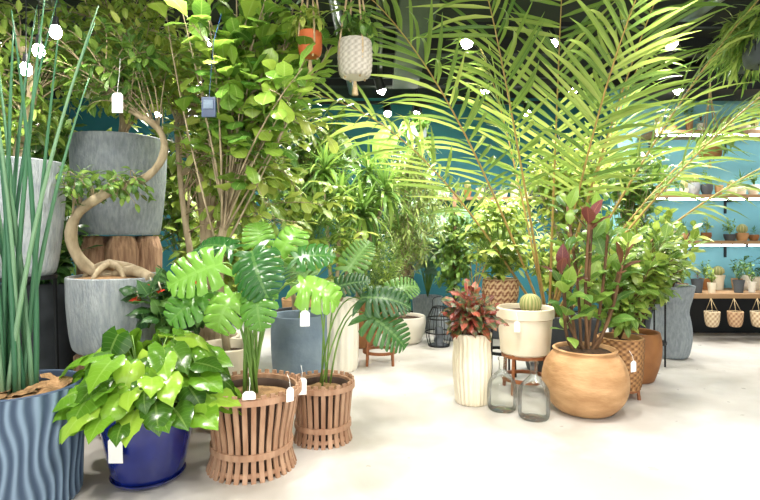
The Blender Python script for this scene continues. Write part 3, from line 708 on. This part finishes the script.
tree('citrus_tree',-1.6,4.55,1.1,(-1.3,4.4,1.0),(.55,.35,.5),70,11,T_ell,.13,L_lime)
tree('coffee_tree',-.25,5.5,1.5,(-.2,5.3,1.2),(.45,.35,.6),70,12,T_ell,.11,L_mid,M_terra2)
tree('lemon_tree',-2.75,2.55,1.0,(-2.4,2.7,.95),(.4,.3,.45),36,11,T_ell,.1,L_mid)
tree('jasmine_shrub',1.9,5.7,.9,(1.9,5.5,.9),(.45,.3,.35),50,11,T_ell,.11,L_lime)
e=empty('potted_yucca',-1.0,6.4); pot(e,[(.18,0),(.2,.02),(.24,.4)],M_terra)
mb=MB()
for (x,y,z) in ((-1.0,6.3,1.6),(-.85,6.2,1.9),(-1.15,6.4,2.1),(-.7,6.3,2.3)):
    tube(mb,[(-1.0,6.4,.35),((x-1.0)/2,6.35,z*.6),(x,y,z)],.025,8,1); rosette(mb,(x,y,z),60,.5,T_str,-.6,1.4,1.2)
mb.finish('foliage',[L_palm,S_bark],e)
e=empty('areca_palm',1.25,6.75); pot(e,[(.18,0),(.2,.02),(.24,.4)],M_conc)
mb=MB()
for i in range(12):
    a=i*2.4; frond(mb,(1.25,6.75,.38),(math.cos(a)*.35,math.sin(a)*.15-.1,1),U(1.2,1.6),.6,24,.28,.3,1.4,rr=.008)
mb.finish('foliage',[L_olive,S_yel],e)
# ============================================================ hanging
def hang(name,x,y,z,r,h,pm,ropem,leafm,T,ls,down=.0,nb=16,mod=None,ztop=3.2,nl=10,rad=None):
    e=empty(name,x,y,z); pot(e,[(r*.7,0),(r*.9,.01),(r,h*.5),(r*.95,h)],pm,z0=z,th=.01,seg=72,n=20,mod=mod)
    mb=MB()
    for k in range(4):
        a=k*1.571+.5; tube(mb,smooth([(x+r*.6*math.cos(a),y+r*.6*math.sin(a),z-.01),(x+r*1.08*math.cos(a),y+r*1.08*math.sin(a),z+h*.6),(x+r*.6*math.cos(a),y+r*.6*math.sin(a),z+h+.2),(x,y,min(z+h+.5,ztop-.05)),(x,y,ztop)]),.006,5,0)
    tube(mb,[(x,y,z-.02),(x,y,z-.1)],[.008,.02],6,0)
    mb.finish('rope_hanger',[ropem],e)
    mb=MB(); rad=rad or (r*2,r*2,.12); crown(mb,[(x,y,z+h)],(x,y,z+h+.05-down),rad,nb,nl,T,ls,.15,.4,.01,.003,lift=.1,sag=.2 if down else 0)
    mb.finish('foliage',[leafm,S_green],e)
hang('hanging_knit_planter',-.143,2.9,2.1,.1,.2,M_knit,M_rope,L_mid,T_ell,.08,nb=10,mod=lambda a,z,r:(.003*math.sin(a*16+(math.pi if int(z*60)%2 else 0)),.4+.4*math.sin(a*16+(math.pi if int(z*60)%2 else 0))),rad=(.15,.15,.1))
hang('hanging_terracotta_planter',-.40,2.9,2.22,.07,.13,M_orange,M_rope,L_lime,T_ell,.07,rad=(.12,.12,.08))
hang('macrame_planter',3.45,5.3,2.0,.11,.16,M_terra2,M_rope,L_mid,T_nar,.1,down=.05,nb=20)
hang('hanging_fern',2.62,3.45,2.35,.13,.16,M_dgrey,M_black,L_palm,T_nar,.13,down=.05,nb=50,rad=(.36,.3,.25),nl=16)
hang('hanging_spider_plant',3.3,4.5,2.65,.12,.15,M_dgrey,M_black,L_mid,T_nar,.12,down=.1,nb=40,rad=(.35,.35,.25),nl=14)
hang('hanging_pothos',-2.6,4.6,2.45,.13,.16,M_white,M_black,L_lime,T_hrt,.1,down=.15,nb=24,rad=(.35,.3,.3))
hang('hanging_ivy',.45,6.2,2.35,.12,.16,M_conc,M_black,L_mid,T_hrt,.1,down=.15,nb=20,rad=(.25,.25,.3))
e=empty('blue_hygrometer',-.87,2.58,1.85)
mb=MB(); bx(mb,(-.87,2.58,1.85),(.07,.02,.10)); bx(mb,(-.87,2.568,1.862),(.048,.006,.045),1); tube(mb,[(-.87,2.58,1.9),(-.86,2.62,2.2),(-.86,2.75,2.4)],.002,4,0)
mb.finish('case',[M_lamp,M_bg],e,False)
e=empty('hanging_price_label',-1.45,2.8,1.93); tag(e,-1.45,2.8,1.93,.06,.11,string=.2)
# ============================================================ light, camera
w=bpy.data.worlds.new('World'); bpy.context.scene.world=w; w.use_nodes=True
bg=w.node_tree.nodes['Background']; bg.inputs[0].default_value=(1,.985,.955,1); bg.inputs[1].default_value=1.65
cam=bpy.data.cameras.new('camera'); co=bpy.data.objects.new('camera',cam); COL.objects.link(co)
co.location=(0,0,1.2); co.rotation_euler=(math.pi/2,0,0); cam.lens=507/760*36; cam.sensor_width=36; cam.shift_y=-15/760; cam.clip_start=.05
bpy.context.scene.camera=co
vs=bpy.context.scene.view_settings; vs.view_transform='Standard'; vs.look='None'; vs.exposure=.8
print('verts',sum(len(o.data.vertices) for o in bpy.data.objects if o.type=='MESH'))
